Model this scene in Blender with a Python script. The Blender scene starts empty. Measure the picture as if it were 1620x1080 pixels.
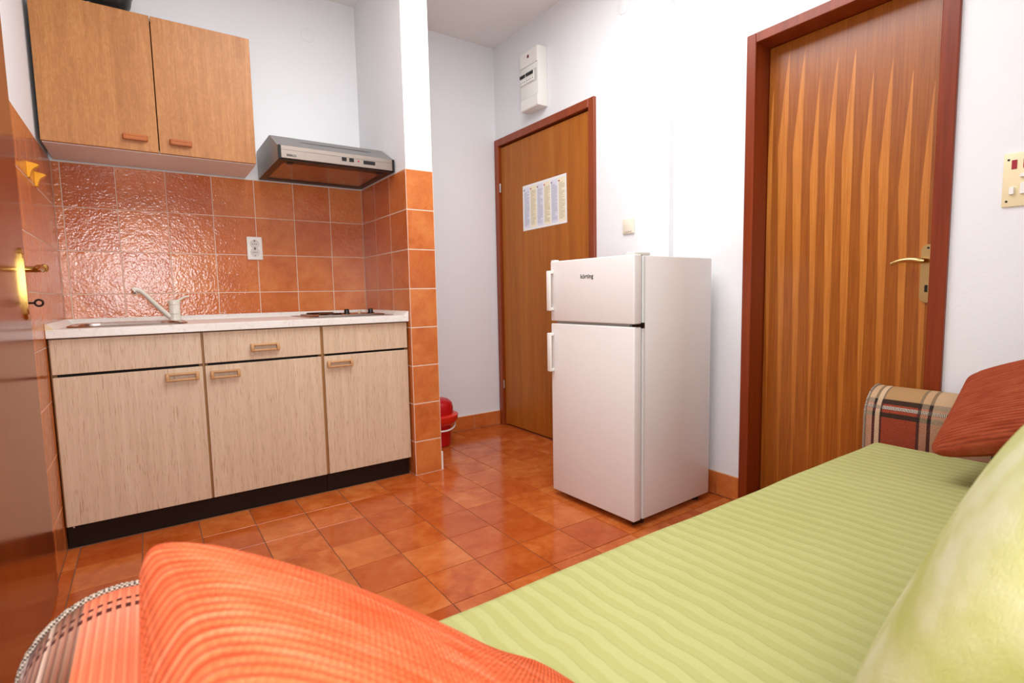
import bpy, bmesh, math, random
from mathutils import Vector, Matrix, Euler
random.seed(7)
PI = math.pi
S = bpy.context.scene
COL = S.collection

def L(r, g=None, b=None):
    if g is None: r, g, b = r
    f = lambda c: (c/255/12.92) if c/255 <= .04045 else ((c/255+.055)/1.055)**2.4
    return (f(r), f(g), f(b), 1)

# ---------------------------------------------------------------- camera, world, lights, exposure
F_PX, YAW, PITCH, ROLL = 833.66, .60586, -.09033, -.0192
CAM = Vector((.3069, -3.1735, .9463))
fw0 = Vector((math.sin(YAW), math.cos(YAW), 0)); rt = Vector((math.cos(YAW), -math.sin(YAW), 0)); up = Vector((0, 0, 1))
fw = fw0*math.cos(PITCH) + up*math.sin(PITCH); up2 = up*math.cos(PITCH) - fw0*math.sin(PITCH)
r_ = rt*math.cos(ROLL) + up2*math.sin(ROLL); u_ = up2*math.cos(ROLL) - rt*math.sin(ROLL)
cd = bpy.data.cameras.new('camera'); cam = bpy.data.objects.new('camera', cd); COL.objects.link(cam)
M = Matrix((r_, u_, -fw)).transposed().to_4x4(); M.translation = CAM
cam.matrix_world = M
cd.sensor_width = 36; cd.sensor_fit = 'HORIZONTAL'; cd.lens = F_PX/1620*36
cd.clip_start = .02
cd.dof.use_dof = True; cd.dof.focus_distance = 2.3; cd.dof.aperture_fstop = 7.0
S.camera = cam

W = bpy.data.worlds.new('daylight'); S.world = W; W.use_nodes = True
bg = W.node_tree.nodes['Background']; bg.inputs[0].default_value = (.80, .88, 1, 1); bg.inputs[1].default_value = 1.0

def area(name, loc, rot, sx, sy, power, col=(1, 1, 1)):
    d = bpy.data.lights.new(name, 'AREA'); d.shape = 'RECTANGLE'; d.size = sx; d.size_y = sy; d.energy = power; d.color = col
    o = bpy.data.objects.new(name, d); COL.objects.link(o); o.location = loc; o.rotation_euler = rot; return o
# added light at the unseen window, sized and set low for the left tiles' highlight
area('window_highlight', (.33, -3.40, 1.16), (PI/2, 0, 0), .42, .70, 15, (.95, .98, 1))
# added broad soft fill under the ceiling, with no lamp fitting there
area('ceiling_fill', (1.25, -1.70, 2.60), (0, 0, 0), 1.3, 1.3, 30, (.96, .985, 1))

S.view_settings.view_transform = 'Standard'; S.view_settings.look = 'None'
S.view_settings.gamma = 1; S.view_settings.use_curve_mapping = False
S.view_settings.exposure = .52

# ---------------------------------------------------------------- helpers
class MB:
    def __init__(s): s.bm = bmesh.new(); s.uv = s.bm.loops.layers.uv.new('UVMap')
    def box(s, x0, x1, y0, y1, z0, z1, bevel=0, seg=1):
        r = bmesh.ops.create_cube(s.bm, size=1)
        vs = r['verts']
        for v in vs: v.co = Vector(((x0+x1)/2+v.co.x*(x1-x0), (y0+y1)/2+v.co.y*(y1-y0), (z0+z1)/2+v.co.z*(z1-z0)))
        if bevel:
            es = list({e for v in vs for e in v.link_edges})
            bmesh.ops.bevel(s.bm, geom=es, offset=bevel, segments=seg, affect='EDGES', profile=.5)
        return s
    def prism(s, poly, axis, a0, a1):
        def P(p, a):
            return {'X': (a, p[0], p[1]), 'Y': (p[0], a, p[1]), 'Z': (p[0], p[1], a)}[axis]
        A = [s.bm.verts.new(P(p, a0)) for p in poly]; B = [s.bm.verts.new(P(p, a1)) for p in poly]
        n = len(poly); s.bm.faces.new(A); s.bm.faces.new(B[::-1])
        for i in range(n): s.bm.faces.new((A[i], B[i], B[(i+1) % n], A[(i+1) % n]))
        return s
    def tube(s, pts, r, seg=12, sq=None):
        pts = [Vector(p) for p in pts]; n = len(pts)
        rs = r if isinstance(r, (list, tuple)) else [r]*n
        rings = []; prev = None
        for i, p in enumerate(pts):
            t = (pts[min(i+1, n-1)]-pts[max(i-1, 0)]).normalized()
            if prev is None:
                a = Vector((0, 0, 1)) if abs(t.z) < .9 else Vector((1, 0, 0)); nrm = t.cross(a).normalized()
            else: nrm = (prev - t*prev.dot(t)).normalized()
            prev = nrm; b = t.cross(nrm)
            k = sq or (1, 1)
            rings.append([s.bm.verts.new(p+(nrm*math.cos(2*PI*j/seg)*k[0]+b*math.sin(2*PI*j/seg)*k[1])*rs[i]) for j in range(seg)])
        for i in range(n-1):
            for j in range(seg):
                s.bm.faces.new((rings[i][j], rings[i][(j+1) % seg], rings[i+1][(j+1) % seg], rings[i+1][j]))
        s.bm.faces.new(rings[0][::-1]); s.bm.faces.new(rings[-1]); return s
    def lathe(s, prof, c, seg=32, axis='Z', sgn=1):
        c = Vector(c); rings = []
        for r, z in prof:
            ring = []
            for j in range(seg):
                a = 2*PI*j/seg; x, y = r*math.cos(a), r*math.sin(a)
                v = {'Z': (x, y, z), 'X': (z*sgn, x, y), 'Y': (x, z*sgn, y)}[axis]
                ring.append(s.bm.verts.new(c+Vector(v)))
            rings.append(ring)
        for i in range(len(rings)-1):
            for j in range(seg):
                s.bm.faces.new((rings[i][j], rings[i][(j+1) % seg], rings[i+1][(j+1) % seg], rings[i+1][j]))
        s.bm.faces.new(rings[0][::-1]); s.bm.faces.new(rings[-1]); return s
    def quad(s, a, b, c, d):
        f = s.bm.faces.new([s.bm.verts.new(p) for p in (a, b, c, d)])
        for l, uv in zip(f.loops, ((0, 0), (1, 0), (1, 1), (0, 1))): l[s.uv].uv = uv
        return s
    def mesh(s, name, mat, loc=(0, 0, 0), smooth=True, ang=35, fixn=True):
        if fixn: bmesh.ops.recalc_face_normals(s.bm, faces=s.bm.faces[:])
        m = bpy.data.meshes.new(name)
        if any(loc): bmesh.ops.translate(s.bm, verts=s.bm.verts[:], vec=-Vector(loc))
        s.bm.to_mesh(m); s.bm.free()
        if smooth:
            m.polygons.foreach_set('use_smooth', [True]*len(m.polygons)); m.set_sharp_from_angle(angle=math.radians(ang))
        m.materials.append(mat); return m
    def build(s, name, mat, parent=None, loc=(0, 0, 0), **k):
        o = bpy.data.objects.new(name, s.mesh(name, mat, loc, **k)); COL.objects.link(o); o.location = loc
        if parent: adopt(o, parent)
        return o

def adopt(o, p):
    o.parent = p
    m = Matrix.Identity(4); q = p
    chain = []
    while q: chain.append(q); q = q.parent
    for q in reversed(chain): m = m @ q.matrix_parent_inverse @ q.matrix_basis
    o.matrix_parent_inverse = m.inverted()
def box(name, mat, parent, x0, x1, y0, y1, z0, z1, bevel=0, seg=1, loc=(0, 0, 0)):
    return MB().box(x0, x1, y0, y1, z0, z1, bevel, seg).build(name, mat, parent, loc)
def tag(o, label=None, cat=None, group=None, kind=None):
    for k, v in (('label', label), ('category', cat), ('group', group), ('kind', kind)):
        if v: o[k] = v
    return o
def thing(name, loc, label, cat, group=None, kind=None):
    o = bpy.data.objects.new(name, None); COL.objects.link(o); o.location = loc; o.empty_display_size = .05
    return tag(o, label, cat, group, kind)

# ---------------------------------------------------------------- materials
class N:
    """tiny node-graph builder"""
    def __init__(s, name):
        s.m = bpy.data.materials.new(name); s.m.use_nodes = True; s.t = s.m.node_tree
        s.b = s.t.nodes['Principled BSDF']
    def n(s, typ, **k):
        o = s.t.nodes.new(typ)
        for a, v in k.items(): setattr(o, a, v)
        return o
    def put(s, sock, v):
        if isinstance(v, bpy.types.NodeSocket): s.t.links.new(v, sock)
        elif v is not None: sock.default_value = v
    def math(s, op, a, b=None, c=None, clamp=False):
        o = s.n('ShaderNodeMath', operation=op, use_clamp=clamp)
        for i, v in enumerate((a, b, c)):
            if v is not None: s.put(o.inputs[i], v)
        return o.outputs[0]
    def mix(s, f, a, b, blend='MIX'):
        o = s.n('ShaderNodeMix', data_type='RGBA', blend_type=blend)
        s.put(o.inputs[0], f); s.put(o.inputs[6], a); s.put(o.inputs[7], b); return o.outputs[2]
    def coord(s, which='Object', scale=(1, 1, 1), loc=(0, 0, 0)):
        c = s.n('ShaderNodeTexCoord'); mp = s.n('ShaderNodeMapping')
        s.t.links.new(c.outputs[which], mp.inputs[0]); mp.inputs[3].default_value = scale; mp.inputs[1].default_value = loc
        return mp.outputs[0]
    def sep(s, v):
        o = s.n('ShaderNodeSeparateXYZ'); s.put(o.inputs[0], v); return o.outputs
    def noise(s, vec, scale=5, detail=3, rough=.5, w=None, dist=0):
        o = s.n('ShaderNodeTexNoise', noise_dimensions='4D' if w is not None else '3D')
        s.put(o.inputs['Vector'], vec); o.inputs['Scale'].default_value = scale; o.inputs['Detail'].default_value = detail
        o.inputs['Roughness'].default_value = rough; o.inputs['Distortion'].default_value = dist
        if w is not None: s.put(o.inputs['W'], w)
        return o.outputs[0]
    def rand(s): return s.n('ShaderNodeObjectInfo').outputs['Random']
    def ramp(s, f, stops, interp='LINEAR'):
        o = s.n('ShaderNodeValToRGB'); s.put(o.inputs[0], f); cr = o.color_ramp; cr.interpolation = interp
        while len(cr.elements) < len(stops): cr.elements.new(.5)
        for e, (p, c) in zip(cr.elements, stops): e.position = p; e.color = c
        return o.outputs[0]
    def bump(s, h, dist=.001, strength=1, normal=None):
        o = s.n('ShaderNodeBump'); s.put(o.inputs['Height'], h); o.inputs['Distance'].default_value = dist; o.inputs['Strength'].default_value = strength
        if normal is not None: s.put(o.inputs['Normal'], normal)
        return o.outputs[0]
    def out(s, col=None, rough=.5, metal=0, normal=None, spec=.5, coat=0, coat_r=.1, **k):
        s.put(s.b.inputs['Base Color'], col); s.put(s.b.inputs['Roughness'], rough); s.put(s.b.inputs['Metallic'], metal)
        s.put(s.b.inputs['Specular IOR Level'], spec)
        if normal is not None: s.put(s.b.inputs['Normal'], normal)
        if coat: s.b.inputs['Coat Weight'].default_value = coat; s.b.inputs['Coat Roughness'].default_value = coat_r
        for a, v in k.items(): s.put(s.b.inputs[a.replace('_', ' ')], v)
        return s.m
def plain(name, rgb, rough=.5, metal=0, spec=.5, coat=0, scale=60, amt=.04, bump=0):
    """solid colour with a faint grain"""
    g = N(name); v = g.coord(); nz = g.noise(v, scale, 3)
    c = g.mix(g.math('MULTIPLY', nz, amt), L(rgb), (0, 0, 0, 1))
    nm = g.bump(nz, bump) if bump else None
    return g.out(c, rough, metal, nm, spec, coat)

def m_plaster():
    g = N('white_plaster'); v = g.coord()
    c = g.mix(g.noise(v, 2.2, 4), L(229, 229, 231), L(235, 235, 237))
    return g.out(c, .85, normal=g.bump(g.noise(v, 90, 3), .0006, .6), spec=.2)
PLASTER = m_plaster()
CEIL = plain('ceiling_paint', (240, 236, 234), .9, spec=.1, scale=3)

def m_tile(name, cols, rough, bscale, bdist, spec=.5, coat=0):
    g = N(name); v = g.coord(); r = g.rand(); w = g.math('MULTIPLY', r, 57)
    n1 = g.noise(v, 9, 4, .55, w, .6); n2 = g.noise(v, 38, 3, .5, w)
    f = g.math('ADD', g.math('MULTIPLY', n1, .75), g.math('MULTIPLY', n2, .25))
    c = g.ramp(f, [(.30, L(cols[0])), (.5, L(cols[1])), (.7, L(cols[2]))])
    r2 = g.math('FRACT', g.math('MULTIPLY', r, 13.37))
    c = g.mix(g.math('MULTIPLY', g.math('SUBTRACT', r2, .45), 1.0, clamp=True), c, L(cols[3]))
    c = g.mix(g.math('MULTIPLY', g.math('SUBTRACT', .35, r2), 1.1, clamp=True), c, L(cols[2]))
    h = g.math('ADD', g.noise(v, bscale, 2, .5, w), g.math('MULTIPLY', g.noise(v, bscale*.35, 2, .5, w), 1.2))
    return g.out(c, rough, normal=g.bump(h, bdist), spec=spec, coat=coat, coat_r=.05)
WALL_TILE = m_tile('wall_tile_glaze', ((176, 86, 32), (199, 109, 50), (210, 128, 66), (184, 90, 36)), .13, 105, .0013, .6)
FLOOR_TILE = m_tile('floor_tile_glaze', ((154, 64, 18), (186, 92, 38), (204, 120, 62), (162, 66, 20)), .14, 60, .0003, .42)
GROUT = plain('pale_grout', (232, 214, 196), .9, scale=200, amt=.15)
FLOOR_GROUT = plain('floor_grout', (140, 104, 80), .9, scale=40, amt=.6)

def m_wood(name, a, b, c, axis='Z', fine=160, rough=.4, coat=0, stretch=.03, dist=.3, contrast=1, spec=.5):
    """long-grain veneer running along axis"""
    g = N(name)
    sc = {'Z': (1, 1, stretch), 'X': (stretch, 1, 1), 'Y': (1, stretch, 1)}[axis]
    w = g.math('MULTIPLY', g.rand(), 31)
    v = g.coord('Object', sc)
    n1 = g.noise(v, fine*.12, 4, .6, w, dist); n2 = g.noise(v, fine, 3, .6, w)
    f = g.math('ADD', g.math('MULTIPLY', n1, .65), g.math('MULTIPLY', n2, .35))
    col = g.ramp(f, [(.5-.2/contrast, L(a)), (.5, L(b)), (.5+.2/contrast, L(c))])
    return g.out(col, rough, normal=g.bump(n2, .0002), coat=coat, coat_r=.08, spec=spec)
def m_oak():
    g = N('oak_laminate'); w = g.math('MULTIPLY', g.rand(), 31)
    n1 = g.noise(g.coord('Object', (1, 1, .05)), 26, 4, .6, w, .6); n2 = g.noise(g.coord('Object', (1, 1, .04)), 190, 3, .6, w)
    n3 = g.noise(g.coord('Object', (1, 1, .42)), 42, 2, .5, w, 2.2)
    f = g.math('ADD', g.math('ADD', g.math('MULTIPLY', n1, .4), g.math('MULTIPLY', n2, .3)), g.math('MULTIPLY', n3, .3))
    c = g.ramp(f, [(.34, L(158, 100, 50)), (.5, L(178, 118, 62)), (.64, L(194, 136, 78))])
    return g.out(c, .45, normal=g.bump(n2, .0002))
OAK = m_oak()
FRAME_WOOD = m_wood('mahogany_frame', (104, 36, 10), (130, 50, 14), (148, 64, 20), rough=.34, spec=.35)
ENTRANCE_FRAME = m_wood('entrance_frame_wood', (114, 44, 14), (140, 58, 20), (158, 74, 28), rough=.35, coat=.05)
ENTRANCE_LEAF = m_wood('entrance_leaf_veneer', (142, 76, 18), (168, 96, 26), (184, 112, 38), rough=.4, stretch=.04, spec=.3)
LEFT_LEAF = m_wood('glossy_dark_veneer', (104, 42, 10), (124, 54, 14), (136, 62, 18), rough=.17, spec=.3)
PULL_WOOD = m_wood('pull_wood', (178, 130, 80), (196, 148, 98), (208, 162, 114), axis='X', rough=.4)
PULL_DARK = m_wood('upper_pull_wood', (158, 84, 34), (182, 102, 44), (196, 118, 56), axis='X', rough=.35)
EDGE_GOLD = plain('golden_edge_strip', (150, 104, 52), .5)
EDGE_BROWN = plain('brown_edge', (136, 96, 52), .5)

def m_base_front():
    g = N('beige_streaked_laminate'); w = g.math('MULTIPLY', g.rand(), 19)
    v = g.coord('Object', (1, 1, .045)); n1 = g.noise(v, 420, 2, .5, w)
    v2 = g.coord('Object', (1, 1, .03)); n2 = g.noise(v2, 60, 3, .6, w)
    c = g.ramp(n2, [(.3, L(200, 173, 145)), (.55, L(210, 184, 155)), (.75, L(216, 193, 166))])
    c = g.mix(g.ramp(n1, [(.56, (0, 0, 0, 1)), (.68, (.8, .8, .8, 1))]), c, L(172, 136, 104))
    return g.out(c, .45, normal=g.bump(n1, .0003))
BASE_FRONT = m_base_front()

def m_flame():
    """book-matched veneer: pale flames that start in points near the top"""
    g = N('flame_veneer'); 
    x, y, z = g.sep(g.coord('Object'))
    wob = g.noise(g.coord('Object', (1, 1, .35)), 5, 2)
    yy = g.math('ADD', y, g.math('MULTIPLY', g.math('SUBTRACT', wob, .5), .012))
    q = g.math('DIVIDE', g.math('ADD', yy, 1.9315), -.0617); cell = g.math('FLOOR', q); fr = g.math('SUBTRACT', 1, g.math('FRACT', q))
    wn = g.n('ShaderNodeTexWhiteNoise', noise_dimensions='1D'); g.put(wn.inputs['W'], g.math('ADD', cell, 3.3))
    tip = g.math('ADD', g.math('MULTIPLY_ADD', y, .30, 2.36), g.math('MULTIPLY', wn.outputs[0], .15))
    dz = g.math('MAXIMUM', g.math('SUBTRACT', tip, z), 0)
    big = g.math('MULTIPLY_ADD', wn.outputs[0], .22, .40)
    wide = g.math('MULTIPLY', g.math('POWER', g.math('MINIMUM', g.math('DIVIDE', dz, .40), 1), .8), big)
    wide = g.math('SUBTRACT', wide, g.math('MULTIPLY', g.math('MAXIMUM', g.math('SUBTRACT', dz, .4), 0), .36))
    light = g.math('MULTIPLY_ADD', g.math('SUBTRACT', wide, fr), 40, .5, clamp=True)
    light = g.math('MULTIPLY', light, g.math('SUBTRACT', 1, g.math('MULTIPLY', g.math('MAXIMUM', g.math('SUBTRACT', dz, .45), 0), .5)))
    fine = g.noise(g.coord('Object', (1, 1, .03)), 170, 3, .6)
    dark = g.ramp(fine, [(.3, L(136, 70, 16)), (.55, L(154, 84, 22)), (.75, L(166, 96, 30))])
    pale = g.ramp(fine, [(.3, L(180, 104, 34)), (.6, L(198, 124, 50)), (.8, L(206, 136, 60))])
    return g.out(g.mix(light, dark, pale), .32, normal=g.bump(fine, .0002), coat=.06)
FLAME = m_flame()

WORKTOP = None
def m_worktop():
    g = N('pale_marbled_laminate'); v = g.coord()
    n1 = g.noise(v, 34, 5, .65, dist=1.5)
    c = g.ramp(n1, [(.28, L(206, 196, 184)), (.42, L(228, 224, 216)), (.7, L(234, 231, 226))])
    return g.out(c, .3)
WORKTOP = m_worktop()
CREAM_CAP = plain('cream_plastic', (226, 204, 166), .45)
PLINTH = plain('dark_plinth', (40, 22, 13), .55, spec=.2, amt=.3)
BLACK = plain('black_plastic', (16, 15, 15), .3)
GAP_SHADE = plain('gap_shade', (14, 10, 8), .8)  # near-black for sheets that stand for the shade in door gaps
WHITE_CARCASS = plain('white_melamine', (228, 222, 216), .35)
STEEL = None
def m_steel(name, rgb, rough, aniso=.0, axis=(1, 40, 40)):
    g = N(name); v = g.coord('Object', axis); n1 = g.noise(v, 20, 3)
    c = g.mix(n1, L(*[int(x*.9) for x in rgb]), L(rgb))
    return g.out(c, g.math('MULTIPLY_ADD', n1, .12, rough), 1, normal=g.bump(n1, .0001))
STEEL = m_steel('brushed_steel', (196, 190, 184), .28)
HOOD_STEEL = m_steel('dark_hood_steel', (172, 170, 168), .42)
HOOD_FACE = m_steel('hood_front_steel', (176, 164, 154), .3)
SINK_STEEL = m_steel('sink_steel', (190, 180, 172), .16)
FILTER = m_steel('filter_panel', (196, 170, 150), .2)
BRASS = plain('polished_brass', (206, 168, 92), .22, 1, amt=.1)
PALE_BRASS = plain('satin_brass', (216, 190, 128), .3, 1, amt=.1)
DARK_METAL = plain('dark_metal', (62, 58, 56), .35, 1)
CHROME = plain('chrome', (215, 215, 215), .12, 1)
ENAMEL = plain('white_enamel', (234, 231, 228), .25, amt=.02)
ENAMEL_EDGE = plain('white_enamel_trim', (226, 228, 226), .35, amt=.02)
GASKET = plain('grey_gasket', (132, 130, 126), .6)
PLASTIC_W = plain('white_plastic', (236, 234, 228), .35, amt=.02)
PLASTIC_GREY = plain('grey_plastic', (150, 150, 148), .5)
SOCKET_SHADE = plain('socket_edge_shade', (212, 207, 202), .4)  # edge shading of the socket wells put into a greyer colour
TAP_CREAM = plain('tap_cream_enamel', (226, 220, 206), .25, amt=.03)
IVORY = plain('ivory_plastic', (236, 220, 178), .4, amt=.03)
SWITCH_IVORY = plain('light_switch_ivory', (232, 224, 204), .4, amt=.03)
RED_LENS = plain('red_lens', (160, 24, 40), .25)
BIN_RED = plain('red_plastic', (196, 16, 24), .3, amt=.1)
BIN_RIM_REFLECTION = plain('red_plastic_orange_reflection', (224, 44, 26), .3, amt=.1)  # red rim with the orange reflection on its lip put into the colour
YELLOW = plain('yellow_plastic', (236, 168, 16), .35, amt=.08)
INK = plain('dark_ink', (52, 50, 50), .5)

def m_sheet():
    g = N('printed_rules_sheet'); u, v, _ = g.sep(g.coord('UV'))
    q = g.math('MULTIPLY', g.math('SUBTRACT', u, .02), 6.25); ci = g.math('FLOOR', q); fr = g.math('FRACT', q)
    par = g.math('MODULO', ci, 2)
    paper = L(238, 236, 234)
    bgc = g.mix(par, L(222, 222, 234), L(240, 230, 200))
    inx = g.math('MULTIPLY', g.math('GREATER_THAN', fr, .06), g.math('LESS_THAN', fr, .94))
    iny = g.math('MULTIPLY', g.math('GREATER_THAN', v, .05), g.math('LESS_THAN', v, .95))
    blk = g.math('MULTIPLY', inx, iny)
    inq = g.math('MULTIPLY', g.math('GREATER_THAN', q, 0), g.math('LESS_THAN', q, 6))
    blk = g.math('MULTIPLY', blk, inq)
    c = g.mix(blk, paper, bgc)
    # lines of print
    ln = g.math('FRACT', g.math('MULTIPLY', v, 64))
    row = g.math('FLOOR', g.math('MULTIPLY', v, 64))
    cmb = g.n('ShaderNodeCombineXYZ'); g.put(cmb.inputs[0], row); g.put(cmb.inputs[1], ci)
    wn = g.n('ShaderNodeTexWhiteNoise', noise_dimensions='2D'); g.put(wn.inputs['Vector'], cmb.outputs[0])
    length = g.math('MULTIPLY_ADD', wn.outputs[0], .9, .42)
    txt = g.math('MULTIPLY', g.math('LESS_THAN', ln, .5), g.math('LESS_THAN', fr, g.math('MINIMUM', length, .88)))
    txt = g.math('MULTIPLY', txt, g.math('GREATER_THAN', fr, .1))
    txt = g.math('MULTIPLY', txt, g.math('MULTIPLY', blk, g.math('LESS_THAN', v, .86)))
    txt = g.math('MULTIPLY', txt, g.math('GREATER_THAN', v, .1))
    letters = g.noise(g.coord('UV', (260, 64, 1)), 1.0, 1)
    txt = g.math('MULTIPLY', txt, g.math('MULTIPLY_ADD', letters, .5, .35))
    c = g.mix(txt, c, g.mix(par, L(120, 122, 140), L(150, 132, 100)))
    return g.out(c, .55)
SHEET = m_sheet()

def m_green(name, stripes=True):
    g = N(name); x, y, z = g.sep(g.coord('Object'))
    wob = g.noise(g.coord('Object', (2.5, 5, 1)), 3, 2)
    s = g.math('ADD', x, g.math('MULTIPLY', wob, .022))
    fr = g.math('FRACT', g.math('DIVIDE', s, .034))
    tri = g.math('ABSOLUTE', g.math('MULTIPLY_ADD', fr, 2, -1))
    band = g.math('MULTIPLY_ADD', g.math('SUBTRACT', tri, .5), 5, .5, clamp=True)
    blot = g.noise(g.coord('Object'), 4, 3)
    weave = g.noise(g.coord('Object', (1, .4, 1)), 700, 2)
    a = g.mix(blot, L(162, 160, 98), L(175, 174, 114)); b = g.mix(blot, L(170, 169, 106), L(183, 182, 126))
    if not stripes:
        bl2 = g.noise(g.coord('Object'), 13, 3, .55)
        c = g.ramp(bl2, [(.34, L(174, 178, 102)), (.5, L(189, 190, 134)), (.64, L(203, 203, 164))]); h = weave
    else:
        c = g.mix(band, a, b); h = g.math('ADD', g.math('MULTIPLY', band, 1.6), g.math('MULTIPLY', weave, .5))
    c = g.mix(g.math('MULTIPLY', weave, .25), c, L(150, 150, 70))
    return g.out(c, .85, normal=g.bump(h, .0006), spec=.2)
GREEN = m_green('green_striped_cover'); GREEN_PUFF = m_green('green_mottled_cover', False)

def bands(g, x, stops):
    """constant colour bands of a 0..1 coordinate; stops = [(pos, rgb)]"""
    return g.ramp(x, [(p, L(c)) for p, c in stops], 'CONSTANT')
def m_plaid(name, tan, brick, dark):
    """UV: u = metres from the arm's front, v = metres around the roll from its inner bottom"""
    g = N(name); u, v, _ = g.sep(g.coord('UV'))
    vn = g.math('DIVIDE', v, .56)
    base = g.ramp(vn, [(0, L(brick)), (.155, L(dark)), (.183, L(brick)), (.20, L(214, 196, 180)), (.222, L(brick)), (.232, L(dark)), (.262, L(tan)),
                       (.83, L(dark)), (.86, L(214, 196, 180)), (.885, L(dark)), (.91, L(brick))], 'CONSTANT')
    un = g.math('FRACT', g.math('DIVIDE', u, .30))
    dk = g.ramp(un, [(0, (0, 0, 0, 1)), (.075, (1, 1, 1, 1)), (.102, (0, 0, 0, 1)), (.145, (1, 1, 1, 1)), (.165, (0, 0, 0, 1)),
                     (.48, (1, 1, 1, 1)), (.505, (0, 0, 0, 1)), (.57, (1, 1, 1, 1)), (.60, (0, 0, 0, 1))], 'CONSTANT')
    pl = g.ramp(un, [(0, (.45, .45, .45, 1)), (.075, (0, 0, 0, 1)), (.102, (.8, .8, .8, 1)), (.145, (0, 0, 0, 1)),
                     (.505, (.3, .3, .3, 1)), (.57, (0, 0, 0, 1)), (.60, (.45, .45, .45, 1))], 'CONSTANT')
    c = g.mix(pl, base, L(222, 192, 158))
    rib = g.math('SINE', g.math('MULTIPLY', v, 2*PI/.0042))
    dash = g.math('SINE', g.math('MULTIPLY', u, 2*PI/.004))
    ontan = g.math('GREATER_THAN', vn, .262)
    c = g.mix(g.math('MULTIPLY', dk, g.math('MULTIPLY_ADD', ontan, -.1, .8)), c, g.mix(ontan, L(46, 38, 36), L(118, 104, 84)))
    ropes = g.math('MULTIPLY', g.math('GREATER_THAN', vn, .20), g.math('LESS_THAN', vn, .222))
    c = g.mix(g.math('MULTIPLY', ropes, g.math('GREATER_THAN', dash, .2)), c, L(60, 44, 40))
    c = g.mix(g.math('MULTIPLY_ADD', rib, -.11, .11), c, (0.02, 0.01, 0.01, 1))
    return g.out(c, .85, normal=g.bump(g.math('ADD', rib, g.math('MULTIPLY', dash, .3)), .0005), spec=.2)
PLAID_R = m_plaid('plaid_tan', (184, 142, 96), (156, 66, 42), (62, 42, 32))
def m_plaid_left():
    g = N('plaid_coral'); u, v, _ = g.sep(g.coord('UV')); vn = g.math('DIVIDE', v, .56)
    base = g.ramp(vn, [(0, L(232, 116, 76)), (.47, L(112, 76, 54)), (.52, L(190, 170, 150)), (.535, L(96, 70, 54)), (.56, L(60, 58, 58)), (.585, L(186, 178, 168)), (.61, L(110, 90, 72))], 'CONSTANT')
    un = g.math('FRACT', g.math('DIVIDE', u, .30))
    pale = g.ramp(un, [(0, (0, 0, 0, 1)), (.20, (.35, .35, .35, 1)), (.50, (0, 0, 0, 1))], 'LINEAR')
    c = g.mix(pale, base, L(236, 176, 150))
    rib = g.math('SINE', g.math('MULTIPLY', v, 2*PI/.0085)); dash = g.math('SINE', g.math('MULTIPLY', v, 2*PI/.0085))
    d1 = g.ramp(un, [(0, (0, 0, 0, 1)), (.105, (1, 1, 1, 1)), (.125, (0, 0, 0, 1)), (.155, (1, 1, 1, 1)), (.185, (0, 0, 0, 1))], 'CONSTANT')
    c = g.mix(g.math('MULTIPLY', d1, g.math('GREATER_THAN', dash, -.2)), c, L(74, 30, 22))
    c = g.mix(g.math('MULTIPLY_ADD', rib, -.16, .16), c, L(150, 50, 26))
    return g.out(c, .85, normal=g.bump(g.math('ADD', rib, g.noise(g.coord('UV'), 600, 2)), .0012), spec=.2)
PLAID_L = m_plaid_left()
def m_piping():
    g = N('beaded_piping'); v = g.coord('Object'); ck = g.n('ShaderNodeTexChecker'); g.put(ck.inputs[0], v); ck.inputs['Scale'].default_value = 420
    ck.inputs[1].default_value = L(186, 166, 146); ck.inputs[2].default_value = L(62, 46, 40)
    return g.out(ck.outputs[0], .8)
PIPING = m_piping()
def m_knit(name, a, b, c, k=1.0):
    g = N(name); v = g.coord('UV'); n1 = g.noise(g.coord('UV', (3, 16, 1)), 2.2, 3, .6)
    n2 = g.noise(g.coord('UV', (90, 220, 1)), 2, 2)
    u_, v_, _ = g.sep(v)
    stitch = g.math('SINE', g.math('MULTIPLY', u_, 2*PI*130))
    col = g.ramp(n1, [(.32, L(a)), (.5, L(b)), (.68, L(c))])
    rows = g.math('MULTIPLY_ADD', g.math('SINE', g.math('MULTIPLY', v_, 2*PI*RIBS)), .5, .5)
    col = g.mix(g.math('MULTIPLY', g.math('POWER', g.math('SUBTRACT', 1, rows), 1.5), .72*k), col, L(*[int(t*.6) for t in a]))
    col = g.mix(g.math('MULTIPLY_ADD', stitch, .09*k*k, .09*k*k), col, L(*[int(t*.7) for t in a]))
    h = g.math('ADD', g.math('MULTIPLY', stitch, .5*k*k), n2)
    return g.out(col, .9, normal=g.bump(h, .0008), spec=.1)
RIBS = 42
KNIT_ORANGE = m_knit('orange_rib_knit', (200, 76, 36), (214, 98, 58), (222, 120, 84))
KNIT_RUST = m_knit('rust_rib_knit', (146, 60, 34), (162, 74, 46), (174, 88, 58), .65)

# ---------------------------------------------------------------- room shell
XR, XR2, YN, H = 2.40, 2.432, -3.42, 2.63
YSTEP = -1.495
def st(o, label, cat='wall'): return tag(o, label, cat, kind='structure')

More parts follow.
